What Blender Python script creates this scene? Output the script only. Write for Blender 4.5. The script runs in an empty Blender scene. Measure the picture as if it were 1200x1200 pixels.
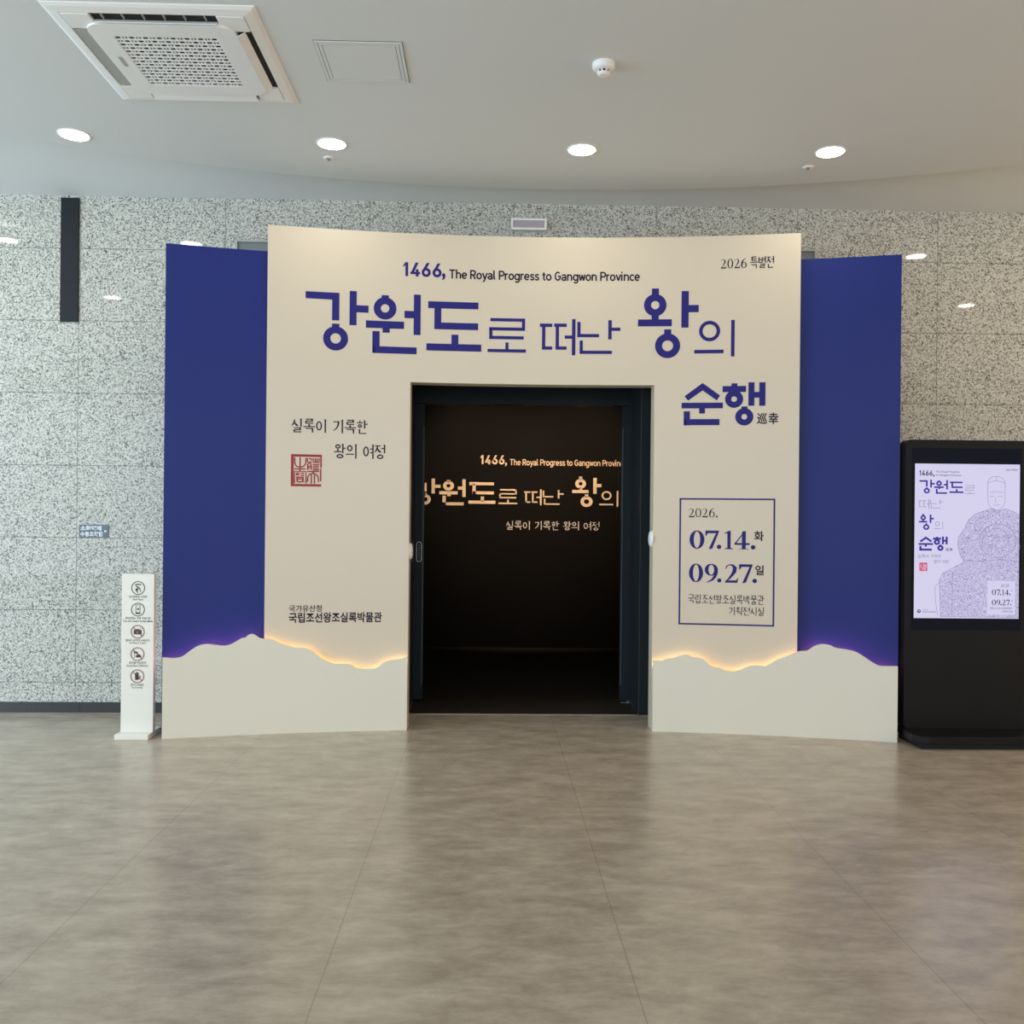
import bpy, bmesh, math, random
from mathutils import Vector, Matrix
random.seed(7)
S = bpy.context.scene
COL = S.collection
PI = math.pi

# ------------------------------------------------------------------ camera
cam = bpy.data.cameras.new('camera')
cam.sensor_width = 36.0
cam.lens = 36.0 * 1080 / 1200
cam.shift_y = 10 / 1200
cam.clip_start = 0.05
cam_ob = bpy.data.objects.new('camera', cam)
COL.objects.link(cam_ob)
cam_ob.matrix_world = (Matrix.Translation((0, -6.89, 1.45)) @ Matrix.Rotation(math.radians(-1.4), 4, 'Z')
                       @ Matrix.Rotation(math.radians(90), 4, 'X') @ Matrix.Rotation(math.radians(0.55), 4, 'Z'))
S.camera = cam_ob

# ------------------------------------------------------------------ world, large lights, exposure
W = bpy.data.worlds.new('world')
S.world = W
W.use_nodes = True
W.node_tree.nodes['Background'].inputs[0].default_value = (0.65, 0.83, 1.0, 1)
W.node_tree.nodes['Background'].inputs[1].default_value = 0.40
S.view_settings.view_transform = 'Standard'
S.view_settings.look = 'None'
S.view_settings.exposure = 0.0
S.view_settings.gamma = 1.0
S.view_settings.use_curve_mapping = False


def area(name, loc, target, sx, sy, power, color):
    l = bpy.data.lights.new(name, 'AREA')
    l.shape = 'RECTANGLE'
    l.size, l.size_y = sx, sy
    l.energy = power
    l.color = color
    o = bpy.data.objects.new(name, l)
    COL.objects.link(o)
    o.location = loc
    d = Vector(target) - Vector(loc)
    o.rotation_euler = d.to_track_quat('-Z', 'Y').to_euler()
    return o


# daylight through the glazed front of the lobby behind the camera and through the windows on the left,
# and the warm lamp-lit part of the lobby on the right
area('daylight_front', (-4.0, -13.5, 2.0), (-1.5, 0, 1.7), 24.0, 3.6, 570, (0.90, 0.945, 1.0))
area('daylight_left', (-8.5, -4.5, 2.0), (0.0, -1.6, 1.5), 6.0, 3.4, 415, (0.64, 0.84, 1.0))
area('lobby_lamps_right', (9.5, -4.0, 1.9), (1.5, -2.5, 0.2), 4.0, 2.2, 175, (1.0, 0.66, 0.33))

# ------------------------------------------------------------------ materials
def lin(c):
    return tuple(((v / 255) / 12.92 if v / 255 <= 0.04045 else ((v / 255 + 0.055) / 1.055) ** 2.4) for v in c)


def mat(name, col, rough=0.5, metal=0.0, spec=0.5, emit=None, strength=0.0, vary=0.0, vscale=8.0):
    m = bpy.data.materials.new(name)
    m.use_nodes = True
    nt = m.node_tree
    b = nt.nodes['Principled BSDF']
    b.inputs['Base Color'].default_value = (*col, 1)
    b.inputs['Roughness'].default_value = rough
    b.inputs['Metallic'].default_value = metal
    b.inputs['Specular IOR Level'].default_value = spec
    if emit:
        b.inputs['Emission Color'].default_value = (*emit, 1)
        b.inputs['Emission Strength'].default_value = strength
    if vary > 0:                                   # faint procedural unevenness of the finish
        tc = nt.nodes.new('ShaderNodeTexCoord')
        n = nt.nodes.new('ShaderNodeTexNoise')
        n.inputs['Scale'].default_value = vscale
        n.inputs['Detail'].default_value = 4
        r = nt.nodes.new('ShaderNodeMapRange')
        r.inputs['To Min'].default_value = 1 - vary
        r.inputs['To Max'].default_value = 1 + vary
        x = nt.nodes.new('ShaderNodeVectorMath')
        x.operation = 'SCALE'
        x.inputs[0].default_value = col
        nt.links.new(tc.outputs['Object'], n.inputs['Vector'])
        nt.links.new(n.outputs['Fac'], r.inputs['Value'])
        nt.links.new(r.outputs['Result'], x.inputs['Scale'])
        nt.links.new(x.outputs['Vector'], b.inputs['Base Color'])
    return m


def nodes(m):
    return m.node_tree.nodes, m.node_tree.links


def math_node(m, op, a, b=None, c=None):
    n, l = nodes(m)
    x = n.new('ShaderNodeMath')
    x.operation = op
    for i, v in enumerate((a, b, c)):
        if v is None:
            continue
        if isinstance(v, (int, float)):
            x.inputs[i].default_value = v
        else:
            l.new(v, x.inputs[i])
    return x.outputs[0]


def joint_mask(m, coord, origin, step, half):
    """1 inside a joint line repeated every `step` metres along a coordinate."""
    t = math_node(m, 'DIVIDE', math_node(m, 'SUBTRACT', coord, origin), step)
    t = math_node(m, 'FRACT', math_node(m, 'ADD', t, 1000.5))
    t = math_node(m, 'MULTIPLY', math_node(m, 'ABSOLUTE', math_node(m, 'SUBTRACT', t, 0.5)), step)
    return math_node(m, 'LESS_THAN', t, half)


def granite_material():
    m = mat('polished_speckled_granite', (0.4, 0.4, 0.4), 0.03, spec=0.28)
    n, l = nodes(m)
    b = n['Principled BSDF']
    tc = n.new('ShaderNodeTexCoord')
    n1 = n.new('ShaderNodeTexVoronoi')              # mineral grains: every cell its own grey
    n1.inputs['Scale'].default_value = 135
    bw = n.new('ShaderNodeSeparateColor')
    r1 = n.new('ShaderNodeValToRGB')
    e = r1.color_ramp.elements
    e[0].position = 0.02; e[0].color = (*lin((92, 94, 90)), 1)
    e[1].position = 0.62; e[1].color = (*lin((214, 213, 203)), 1)
    e2 = e.new(0.26); e2.color = (*lin((160, 161, 154)), 1)
    n2 = n.new('ShaderNodeTexNoise')
    n2.inputs['Scale'].default_value = 1.1
    n2.inputs['Detail'].default_value = 2
    r2 = n.new('ShaderNodeMapRange')
    r2.inputs['To Min'].default_value = 0.92
    r2.inputs['To Max'].default_value = 1.06
    sc = n.new('ShaderNodeVectorMath'); sc.operation = 'SCALE'
    l.new(tc.outputs['Object'], n1.inputs['Vector'])
    l.new(tc.outputs['Object'], n2.inputs['Vector'])
    l.new(n1.outputs['Color'], bw.inputs['Color'])
    l.new(bw.outputs['Red'], r1.inputs['Fac'])
    l.new(n2.outputs['Fac'], r2.inputs['Value'])
    l.new(r1.outputs['Color'], sc.inputs[0])
    l.new(r2.outputs['Result'], sc.inputs['Scale'])
    sep = n.new('ShaderNodeSeparateXYZ')
    l.new(tc.outputs['Object'], sep.inputs[0])
    jx = joint_mask(m, sep.outputs['X'], -3.05, 1.07, 0.0032)
    jz = joint_mask(m, sep.outputs['Z'], 0.224, 0.5345, 0.0032)
    j = math_node(m, 'MAXIMUM', jx, jz)
    mix = n.new('ShaderNodeMix'); mix.data_type = 'RGBA'
    l.new(math_node(m, 'MULTIPLY', j, 0.55), mix.inputs[0])
    l.new(sc.outputs['Vector'], mix.inputs[6])
    mix.inputs[7].default_value = (*lin((84, 84, 80)), 1)
    l.new(mix.outputs[2], b.inputs['Base Color'])
    return m


def floor_material():
    m = mat('mottled_vinyl_floor', (0.17, 0.15, 0.12), 0.30, spec=0.7)
    n, l = nodes(m)
    b = n['Principled BSDF']
    tc = n.new('ShaderNodeTexCoord')
    mp = n.new('ShaderNodeMapping')
    mp.inputs['Scale'].default_value = (1.15, 2.3, 1)
    n1 = n.new('ShaderNodeTexNoise')
    n1.inputs['Scale'].default_value = 3.0
    n1.inputs['Detail'].default_value = 12
    n1.inputs['Roughness'].default_value = 0.76
    n1.inputs['Distortion'].default_value = 0.15
    r1 = n.new('ShaderNodeValToRGB')
    e = r1.color_ramp.elements
    e[0].position = 0.30; e[0].color = (*lin((153, 139, 121)), 1)
    e[1].position = 0.72; e[1].color = (*lin((211, 196, 175)), 1)
    l.new(tc.outputs['Object'], mp.inputs['Vector'])
    l.new(mp.outputs['Vector'], n1.inputs['Vector'])
    l.new(n1.outputs['Fac'], r1.inputs['Fac'])
    sep = n.new('ShaderNodeSeparateXYZ')
    l.new(tc.outputs['Object'], sep.inputs[0])
    jx = joint_mask(m, sep.outputs['X'], -0.515, 0.985, 0.0016)
    jy = joint_mask(m, sep.outputs['Y'], -4.0, 0.985, 0.0010)
    j = math_node(m, 'MAXIMUM', jx, math_node(m, 'MULTIPLY', jy, 0.5))
    mix = n.new('ShaderNodeMix'); mix.data_type = 'RGBA'
    l.new(math_node(m, 'MULTIPLY', j, 0.4), mix.inputs[0])
    l.new(r1.outputs['Color'], mix.inputs[6])
    mix.inputs[7].default_value = (*lin((62, 56, 48)), 1)
    l.new(mix.outputs[2], b.inputs['Base Color'])
    rr = n.new('ShaderNodeMapRange')
    rr.inputs['To Min'].default_value = 0.20
    rr.inputs['To Max'].default_value = 0.30
    l.new(n1.outputs['Fac'], rr.inputs['Value'])
    l.new(rr.outputs['Result'], b.inputs['Roughness'])
    return m


M = {
    'granite': granite_material(),
    'floor': floor_material(),
    'ceiling': mat('ceiling_paint', lin((226, 230, 230)), 0.7, spec=0.3, vary=0.012, vscale=1.2),
    'black_trim': mat('black_trim', lin((34, 38, 40)), 0.45, spec=0.2, vary=0.1),
    'granite_dark': mat('dark_baseboard_stone', lin((46, 50, 54)), 0.25, vary=0.2, vscale=40),
    'steel_grey': mat('grey_steel_sheet', lin((132, 138, 140)), 0.35, metal=0.5, vary=0.04, vscale=2),
    'door_dark': mat('blue_black_door_paint', lin((38, 46, 50)), 0.4, spec=0.12, vary=0.06, vscale=3),
    'dark_room': mat('matt_black_gallery_paint', lin((24, 21, 19)), 0.9, spec=0.1, vary=0.15, vscale=2),
    'door_edge': mat('lighter_door_edge', lin((66, 74, 78)), 0.4, spec=0.3, vary=0.05),  # lighter grey of the thin strips along jamb and leaf edges
    'brass': mat('threshold_metal', lin((150, 140, 122)), 0.3, metal=0.8, vary=0.1),
    'white_panel': mat('satin_white_panel_film', lin((221, 208, 187)), 0.30, spec=0.45, vary=0.010, vscale=1.5),
    'white_edge': mat('white_board_edge', lin((238, 234, 224)), 0.5, vary=0.01),
    'mountain': mat('matt_white_mountain_board', lin((231, 226, 210)), 0.55, spec=0.35, vary=0.010, vscale=1.5),
    'blue': mat('cobalt_blue_panel_film', lin((40, 51, 120)), 0.38, spec=0.18, vary=0.03, vscale=1.5),
    'ink_blue': mat('indigo_lettering_film', lin((46, 44, 122)), 0.45, spec=0.15, vary=0.03),
    'ink_dark': mat('dark_navy_lettering_film', lin((34, 28, 58)), 0.5, spec=0.15, vary=0.03),
    'ink_red': mat('red_seal_ink', lin((160, 38, 42)), 0.5, vary=0.12, vscale=60),
    'led_gold': mat('warm_led_strip', (1, 1, 1), 0.5, emit=(1.0, 0.62, 0.22), strength=6),
    'led_violet': mat('violet_led_strip', (1, 1, 1), 0.5, emit=(1.0, 0.24, 0.46), strength=18),
    'white_plastic': mat('white_plastic', lin((247, 247, 245)), 0.4, vary=0.012),
    'grey_plastic': mat('grey_plastic', lin((176, 177, 174)), 0.45, vary=0.02),
    'groove_shade': mat('groove_shade', lin((48, 51, 52)), 0.5, vary=0.05),
    'cavity': mat('dark_cavity', lin((40, 43, 43)), 0.8, vary=0.05),
    'chrome': mat('brushed_chrome', lin((190, 190, 186)), 0.25, metal=0.9, vary=0.03),
    'lamp': mat('lit_lamp_diffuser', (1, 1, 1), 0.4, emit=(1.0, 0.93, 0.78), strength=60),
    'stand_white': mat('white_lacquered_steel', lin((238, 234, 222)), 0.4, vary=0.010),
    'kiosk_black': mat('black_kiosk_shell', lin((24, 24, 25)), 0.42, spec=0.2, vary=0.08),
    'kiosk_glass': mat('black_glass_front', lin((27, 29, 40)), 0.16, spec=0.10, vary=0.03),
    'screen': mat('lit_screen', (0.01, 0.01, 0.01), 0.2, spec=0.2, emit=lin((211, 207, 236)), strength=1.0),
    'screen_blue': mat('lit_screen_blue_type', (0.01, 0.01, 0.01), 0.2, spec=0.2, emit=lin((62, 48, 150)), strength=1.0),
    'screen_grey': mat('lit_screen_grey_line', (0.01, 0.01, 0.01), 0.2, spec=0.2, emit=lin((140, 134, 172)), strength=1.0),
    'screen_dark': mat('lit_screen_dark_type', (0.01, 0.01, 0.01), 0.2, spec=0.2, emit=lin((58, 52, 90)), strength=1.0),
    'screen_red': mat('lit_screen_red_seal', (0.01, 0.01, 0.01), 0.2, spec=0.2, emit=lin((214, 92, 128)), strength=1.0),
    'sign_blue': mat('grey_blue_sign_plate', lin((98, 112, 124)), 0.45, vary=0.03),
    'sign_white': mat('white_sign_lettering', lin((240, 243, 245)), 0.5, vary=0.01),
    'lilac': mat('unlit_lilac_lamp_cover', lin((176, 171, 180)), 0.35, vary=0.03),
    'lilac_ink': mat('faint_pink_lettering', lin((196, 170, 186)), 0.45, vary=0.03),
    'gold_letter': mat('pale_gold_lettering', lin((242, 208, 170)), 0.6, spec=0.2, vary=0.02),
    'pale_letter': mat('pale_lettering', lin((236, 220, 206)), 0.6, spec=0.2, vary=0.02),
    'picto': mat('charcoal_pictogram_ink', lin((52, 50, 50)), 0.5, vary=0.03),
    'picto_red': mat('dark_red_pictogram_ring', lin((140, 52, 50)), 0.5, vary=0.03),
}


def screen_pattern():
    m = bpy.data.materials.new('lit_screen_scroll_pattern')
    m.use_nodes = True
    n, l = nodes(m)
    b = n['Principled BSDF']
    b.inputs['Base Color'].default_value = (0.01, 0.01, 0.01, 1)
    b.inputs['Specular IOR Level'].default_value = 0.2
    tc = n.new('ShaderNodeTexCoord')
    v = n.new('ShaderNodeTexVoronoi')
    v.inputs['Scale'].default_value = 26
    w = n.new('ShaderNodeTexNoise')
    w.inputs['Scale'].default_value = 30
    w.inputs['Distortion'].default_value = 3.0
    l.new(tc.outputs['Object'], v.inputs['Vector'])
    l.new(tc.outputs['Object'], w.inputs['Vector'])
    rings = math_node(m, 'SINE', math_node(m, 'MULTIPLY_ADD', v.outputs['Distance'], 26.0,
                                           math_node(m, 'MULTIPLY', w.outputs['Fac'], 14.0)))
    r = n.new('ShaderNodeValToRGB')
    e = r.color_ramp.elements
    e[0].position = 0.12; e[0].color = (*lin((205, 200, 231)), 1)
    e[1].position = 0.75; e[1].color = (*lin((146, 140, 184)), 1)
    l.new(rings, r.inputs['Fac'])
    l.new(r.outputs['Color'], b.inputs['Emission Color'])
    b.inputs['Emission Strength'].default_value = 1.0
    return m


M['screen_pattern'] = screen_pattern()

# ------------------------------------------------------------------ object helpers
def tag(o, label=None, cat=None, group=None, kind=None):
    if label: o['label'] = label
    if cat: o['category'] = cat
    if group: o['group'] = group
    if kind: o['kind'] = kind
    return o


def empty(name, loc=(0, 0, 0), rz=0.0):
    o = bpy.data.objects.new(name, None)
    o.empty_display_size = 0.1
    COL.objects.link(o)
    o.location = loc
    o.rotation_euler = (0, 0, rz)
    return o


def obj(name, bm, material, parent=None, smooth=False, bevel=0.0, loc=None):
    me = bpy.data.meshes.new(name)
    bmesh.ops.recalc_face_normals(bm, faces=bm.faces)
    bm.to_mesh(me)
    bm.free()
    if smooth:
        for p in me.polygons:
            p.use_smooth = True
    o = bpy.data.objects.new(name, me)
    COL.objects.link(o)
    me.materials.append(material)
    if parent:                                     # shapes are built in room coordinates and then hung under their thing
        o.parent = parent
        root = parent
        while root.parent: root = root.parent
        if parent.type == 'EMPTY':
            o.matrix_parent_inverse = Matrix.LocRotScale(root.location, root.rotation_euler, None).inverted()
    if loc: o.location = loc
    if bevel > 0:
        b = o.modifiers.new('bevel', 'BEVEL')
        b.width = bevel
        b.segments = 2
        b.limit_method = 'ANGLE'
    return o


def struct(name, bm, material, parent=None, **k):
    return tag(obj(name, bm, material, parent, **k), kind='structure')


def box(bm, x0, x1, y0, y1, z0, z1):
    v = [bm.verts.new(p) for p in ((x0, y0, z0), (x1, y0, z0), (x1, y1, z0), (x0, y1, z0),
                                   (x0, y0, z1), (x1, y0, z1), (x1, y1, z1), (x0, y1, z1))]
    for f in ((0, 3, 2, 1), (4, 5, 6, 7), (0, 1, 5, 4), (1, 2, 6, 5), (2, 3, 7, 6), (3, 0, 4, 7)):
        bm.faces.new([v[i] for i in f])
    return v


def BX(*a):
    bm = bmesh.new()
    box(bm, *a)
    return bm


def prism(bm, pts, y0, y1):
    """Extrude an outline given in (x, z) from y0 to y1."""
    a = [bm.verts.new((p[0], y0, p[1])) for p in pts]
    b = [bm.verts.new((p[0], y1, p[1])) for p in pts]
    n = len(pts)
    fs = [bm.faces.new(a), bm.faces.new(b[::-1])]
    for i in range(n):
        j = (i + 1) % n
        bm.faces.new((a[j], a[i], b[i], b[j]))
    for f in fs: f.normal_update()
    bmesh.ops.triangulate(bm, faces=fs)


def lathe(bm, prof, c=(0, 0, 0), seg=40):
    """Surface of revolution about the vertical axis; prof is a list of (r, z)."""
    rings = []
    for r, z in prof:
        if r < 1e-6:
            rings.append([bm.verts.new((c[0], c[1], c[2] + z))])
        else:
            rings.append([bm.verts.new((c[0] + r * math.cos(2 * PI * i / seg), c[1] + r * math.sin(2 * PI * i / seg), c[2] + z))
                          for i in range(seg)])
    for a, b in zip(rings, rings[1:]):
        for i in range(seg):
            j = (i + 1) % seg
            if len(a) == 1 and len(b) == 1: continue
            if len(a) == 1: bm.faces.new((a[0], b[i], b[j]))
            elif len(b) == 1: bm.faces.new((a[i], a[j], b[0]))
            else: bm.faces.new((a[i], a[j], b[j], b[i]))


def round_rect(x0, x1, z0, z1, r, n=6):
    pts = []
    for cx, cz, a0 in ((x1 - r, z1 - r, 0), (x0 + r, z1 - r, 90), (x0 + r, z0 + r, 180), (x1 - r, z0 + r, 270)):
        for i in range(n + 1):
            a = math.radians(a0 + 90 * i / n)
            pts.append((cx + r * math.cos(a), cz + r * math.sin(a)))
    return pts


# ------------------------------------------------------------------ flat lettering helpers: shapes live in (x, z) of the surface they are stuck to
def f_poly(bm, pts):
    f = bm.faces.new([bm.verts.new((p[0], 0, p[1])) for p in pts])
    f.normal_update()
    bmesh.ops.triangulate(bm, faces=[f])


def f_rect(bm, x0, z0, x1, z1):
    bm.faces.new([bm.verts.new(p) for p in ((x0, 0, z0), (x1, 0, z0), (x1, 0, z1), (x0, 0, z1))])


def f_ring(bm, cx, cz, R, r, R2=None, r2=None, seg=44):
    R2 = R2 or R
    r2 = r2 if r2 is not None else r
    a = [bm.verts.new((cx + R * math.cos(2 * PI * i / seg), 0, cz + R2 * math.sin(2 * PI * i / seg))) for i in range(seg)]
    b = [bm.verts.new((cx + r * math.cos(2 * PI * i / seg), 0, cz + r2 * math.sin(2 * PI * i / seg))) for i in range(seg)]
    for i in range(seg):
        j = (i + 1) % seg
        bm.faces.new((a[i], a[j], b[j], b[i]))


def f_disc(bm, cx, cz, R, seg=28):
    bm.faces.new([bm.verts.new((cx + R * math.cos(2 * PI * i / seg), 0, cz + R * math.sin(2 * PI * i / seg))) for i in range(seg)])


def f_stroke(bm, pts):
    """Brush stroke: pts = [(x, z, width), ...]."""
    L, Rr = [], []
    n = len(pts)
    for i, (x, z, w) in enumerate(pts):
        p, q = pts[max(0, i - 1)], pts[min(n - 1, i + 1)]
        dx, dz = q[0] - p[0], q[1] - p[1]
        d = math.hypot(dx, dz) or 1
        nx, nz = -dz / d * w / 2, dx / d * w / 2
        L.append(bm.verts.new((x + nx, 0, z + nz)))
        Rr.append(bm.verts.new((x - nx, 0, z - nz)))
    for i in range(n - 1):
        bm.faces.new((L[i], Rr[i], Rr[i + 1], L[i + 1]))


def bounds(bm):
    xs = [v.co.x for v in bm.verts]
    zs = [v.co.z for v in bm.verts]
    return min(xs), min(zs), max(xs), max(zs)


def fit(bm, x0, z0, x1, z1):
    """Scale and move a flat shape into a rectangle."""
    a, b, c, d = bounds(bm)
    for v in bm.verts:
        v.co.x = x0 + (v.co.x - a) * (x1 - x0) / (c - a)
        v.co.z = z0 + (v.co.z - b) * (z1 - z0) / (d - b)
    return bm


def pieces(bm, gap):
    """Split a flat shape into groups that lie more than `gap` apart (words, lines of type)."""
    todo, isl = set(bm.faces), []
    while todo:
        st, comp = [todo.pop()], []
        while st:
            f = st.pop(); comp.append(f)
            for v in f.verts:
                for g in v.link_faces:
                    if g in todo: todo.discard(g); st.append(g)
        xs = [v.co.x for f in comp for v in f.verts]; zs = [v.co.z for f in comp for v in f.verts]
        isl.append([min(xs), max(xs), min(zs), max(zs), comp])
    done = False
    while not done:
        done = True
        for i in range(len(isl)):
            for j in range(i + 1, len(isl)):
                a, b = isl[i], isl[j]
                if a[0] - gap < b[1] and b[0] - gap < a[1] and a[2] - gap < b[3] and b[2] - gap < a[3]:
                    isl[i] = [min(a[0], b[0]), max(a[1], b[1]), min(a[2], b[2]), max(a[3], b[3]), a[4] + b[4]]
                    isl.pop(j); done = False
                    break
            if not done: break
    out = []
    for q in sorted(isl, key=lambda q: (-round(q[3], 1), q[0])):
        n = bmesh.new(); vm = {}
        for f in q[4]:
            n.faces.new([vm.setdefault(v, None) or vm.__setitem__(v, n.verts.new(v.co)) or vm[v] for v in f.verts])
        out.append(n)
    bm.free()
    return out


def join(*bms):
    out = bmesh.new()
    for b in bms:
        me = bpy.data.meshes.new('tmp')
        b.to_mesh(me)
        out.from_mesh(me)
        bpy.data.meshes.remove(me)
        b.free()
    return out


def font(text, bold=0.0, space=1.0, line=1.0, align='LEFT'):
    """Type set in the font built into Blender, as a flat shape."""
    c = bpy.data.curves.new('tmp_type', 'FONT')
    c.body = text
    c.offset = bold
    c.space_character = space
    c.space_line = line
    c.align_x = align
    c.resolution_u = 4
    o = bpy.data.objects.new('tmp_type', c)
    COL.objects.link(o)
    bpy.context.view_layer.update()
    me = bpy.data.meshes.new_from_object(o.evaluated_get(bpy.context.evaluated_depsgraph_get()))
    bm = bmesh.new()
    bm.from_mesh(me)
    for v in bm.verts:
        v.co = Vector((v.co.x, 0, v.co.y))
    bpy.data.objects.remove(o)
    bpy.data.curves.remove(c)
    bpy.data.meshes.remove(me)
    return bm


def T(text, x0, z0, x1, z1, bold=0.0, space=1.0):
    return fit(font(text, bold, space), x0, z0, x1, z1)


def bend(cx, cz, rx, rz, a0, a1, n=12):
    return [(cx + rx * math.cos(math.radians(a0 + (a1 - a0) * i / n)), cz + rz * math.sin(math.radians(a0 + (a1 - a0) * i / n))) for i in range(n + 1)]


ROUND = bend(.30, .355, .24, .295, 0, 360, 24)
PLAIN = {   # an even-stroke engineering face: strokes of every letter and its advance, capital height 1
    'T': ([[(0, .93), (.66, .93)], [(.33, .93), (.33, 0)]], .74), 'h': ([[(.08, 1.03), (.08, 0)], [(.08, .38)] + bend(.30, .43, .22, .22, 180, 0) + [(.52, 0)]], .68),
    'n': ([[(.08, .72), (.08, 0)], [(.08, .38)] + bend(.30, .43, .22, .22, 180, 0) + [(.52, 0)]], .68),
    'e': ([bend(.29, .355, .24, .295, 0, 318, 20), [(.06, .35), (.53, .35)]], .64), 'o': ([ROUND], .67), 'l': ([[(.08, 1.03), (.08, .16), (.13, .09), (.24, .065)]], .33),
    'R': ([[(.08, 1), (.08, 0)], [(.08, .93), (.36, .93)] + bend(.38, .70, .21, .23, 80, -80) + [(.36, .47), (.08, .47)], [(.34, .47), (.60, 0)]], .72),
    'P': ([[(.08, 1), (.08, 0)], [(.08, .93), (.36, .93)] + bend(.38, .69, .21, .24, 80, -80) + [(.36, .45), (.08, .45)]], .68),
    'y': ([[(.03, .71), (.28, .03)], [(.53, .71), (.28, .0), (.19, -.2), (.06, -.24)]], .60), 'v': ([[(.03, .71), (.27, .02)], [(.51, .71), (.27, .02)]], .58),
    'w': ([[(.03, .71), (.20, .02)], [(.36, .66), (.20, .02)], [(.36, .66), (.52, .02)], [(.69, .71), (.52, .02)]], .76),
    'a': ([bend(.27, .46, .21, .20, 155, 0) + [(.48, 0)], bend(.27, .21, .205, .155, 0, 360, 20)], .63), 'r': ([[(.08, .72), (.08, 0)], [(.08, .36)] + bend(.29, .43, .21, .23, 180, 70)], .44),
    'g': ([ROUND, [(.54, .72), (.54, -.04)] + bend(.31, -.04, .23, .19, 0, -150)], .68),
    's': ([[(.46, .56), (.37, .64), (.22, .655), (.10, .58), (.11, .44), (.27, .365), (.42, .29), (.455, .16), (.36, .07), (.20, .06), (.05, .14)]], .55),
    't': ([[(.18, .92), (.18, .18), (.24, .08), (.38, .065)], [(.0, .655), (.38, .655)]], .45), 'i': ([[(.08, .72), (.08, 0)], [(.08, .86), (.08, 1.02)]], .29),
    'G': ([bend(.36, .5, .29, .435, 48, 360, 22), [(.65, .52), (.65, .46)], [(.38, .48), (.72, .48)]], .78), 'c': ([bend(.29, .355, .24, .295, 48, 312, 18)], .55),
}


def plain_type(text, w=0.165):
    bm = bmesh.new()
    x = 0.0
    for ch in text:
        if ch == ' ':
            x += 0.30
            continue
        strokes, adv = PLAIN[ch]
        for s in strokes:
            f_stroke(bm, [(x + p[0], p[1], w) for p in s])
        x += adv
    return bm


def year_figures(x0, z0, x1, z1):
    """The engineering-style figures 1466 in even strokes, with a comma."""
    bm = bmesh.new()
    w = 0.195
    f_rect(bm, 0.16, 0, 0.16 + w, 1)
    f_poly(bm, [(0.0, 0.78), (0.16, 1.0), (0.2, 1.0), (0.2, 0.84), (0.0, 0.96 - 0.32)])
    x = 0.52
    f_poly(bm, [(x, 0.19), (x + 0.36, 1.0), (x + 0.57, 1.0), (x + 0.21, 0.19)])
    f_rect(bm, x, 0.16, x + 0.68, 0.33)
    f_rect(bm, x + 0.38, 0, x + 0.38 + w, 0.52)
    for x in (1.32, 2.10):
        f_ring(bm, x + 0.325, 0.315, 0.325, 0.325 - w, 0.325, 0.325 - w * 0.95)
        f_poly(bm, [(x + 0.02, 0.40), (x + 0.36, 1.0), (x + 0.57, 1.0), (x + 0.26, 0.46), (x + 0.12, 0.30)])
    fit(bm, x0, z0, x1, z1)
    return bm


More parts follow.
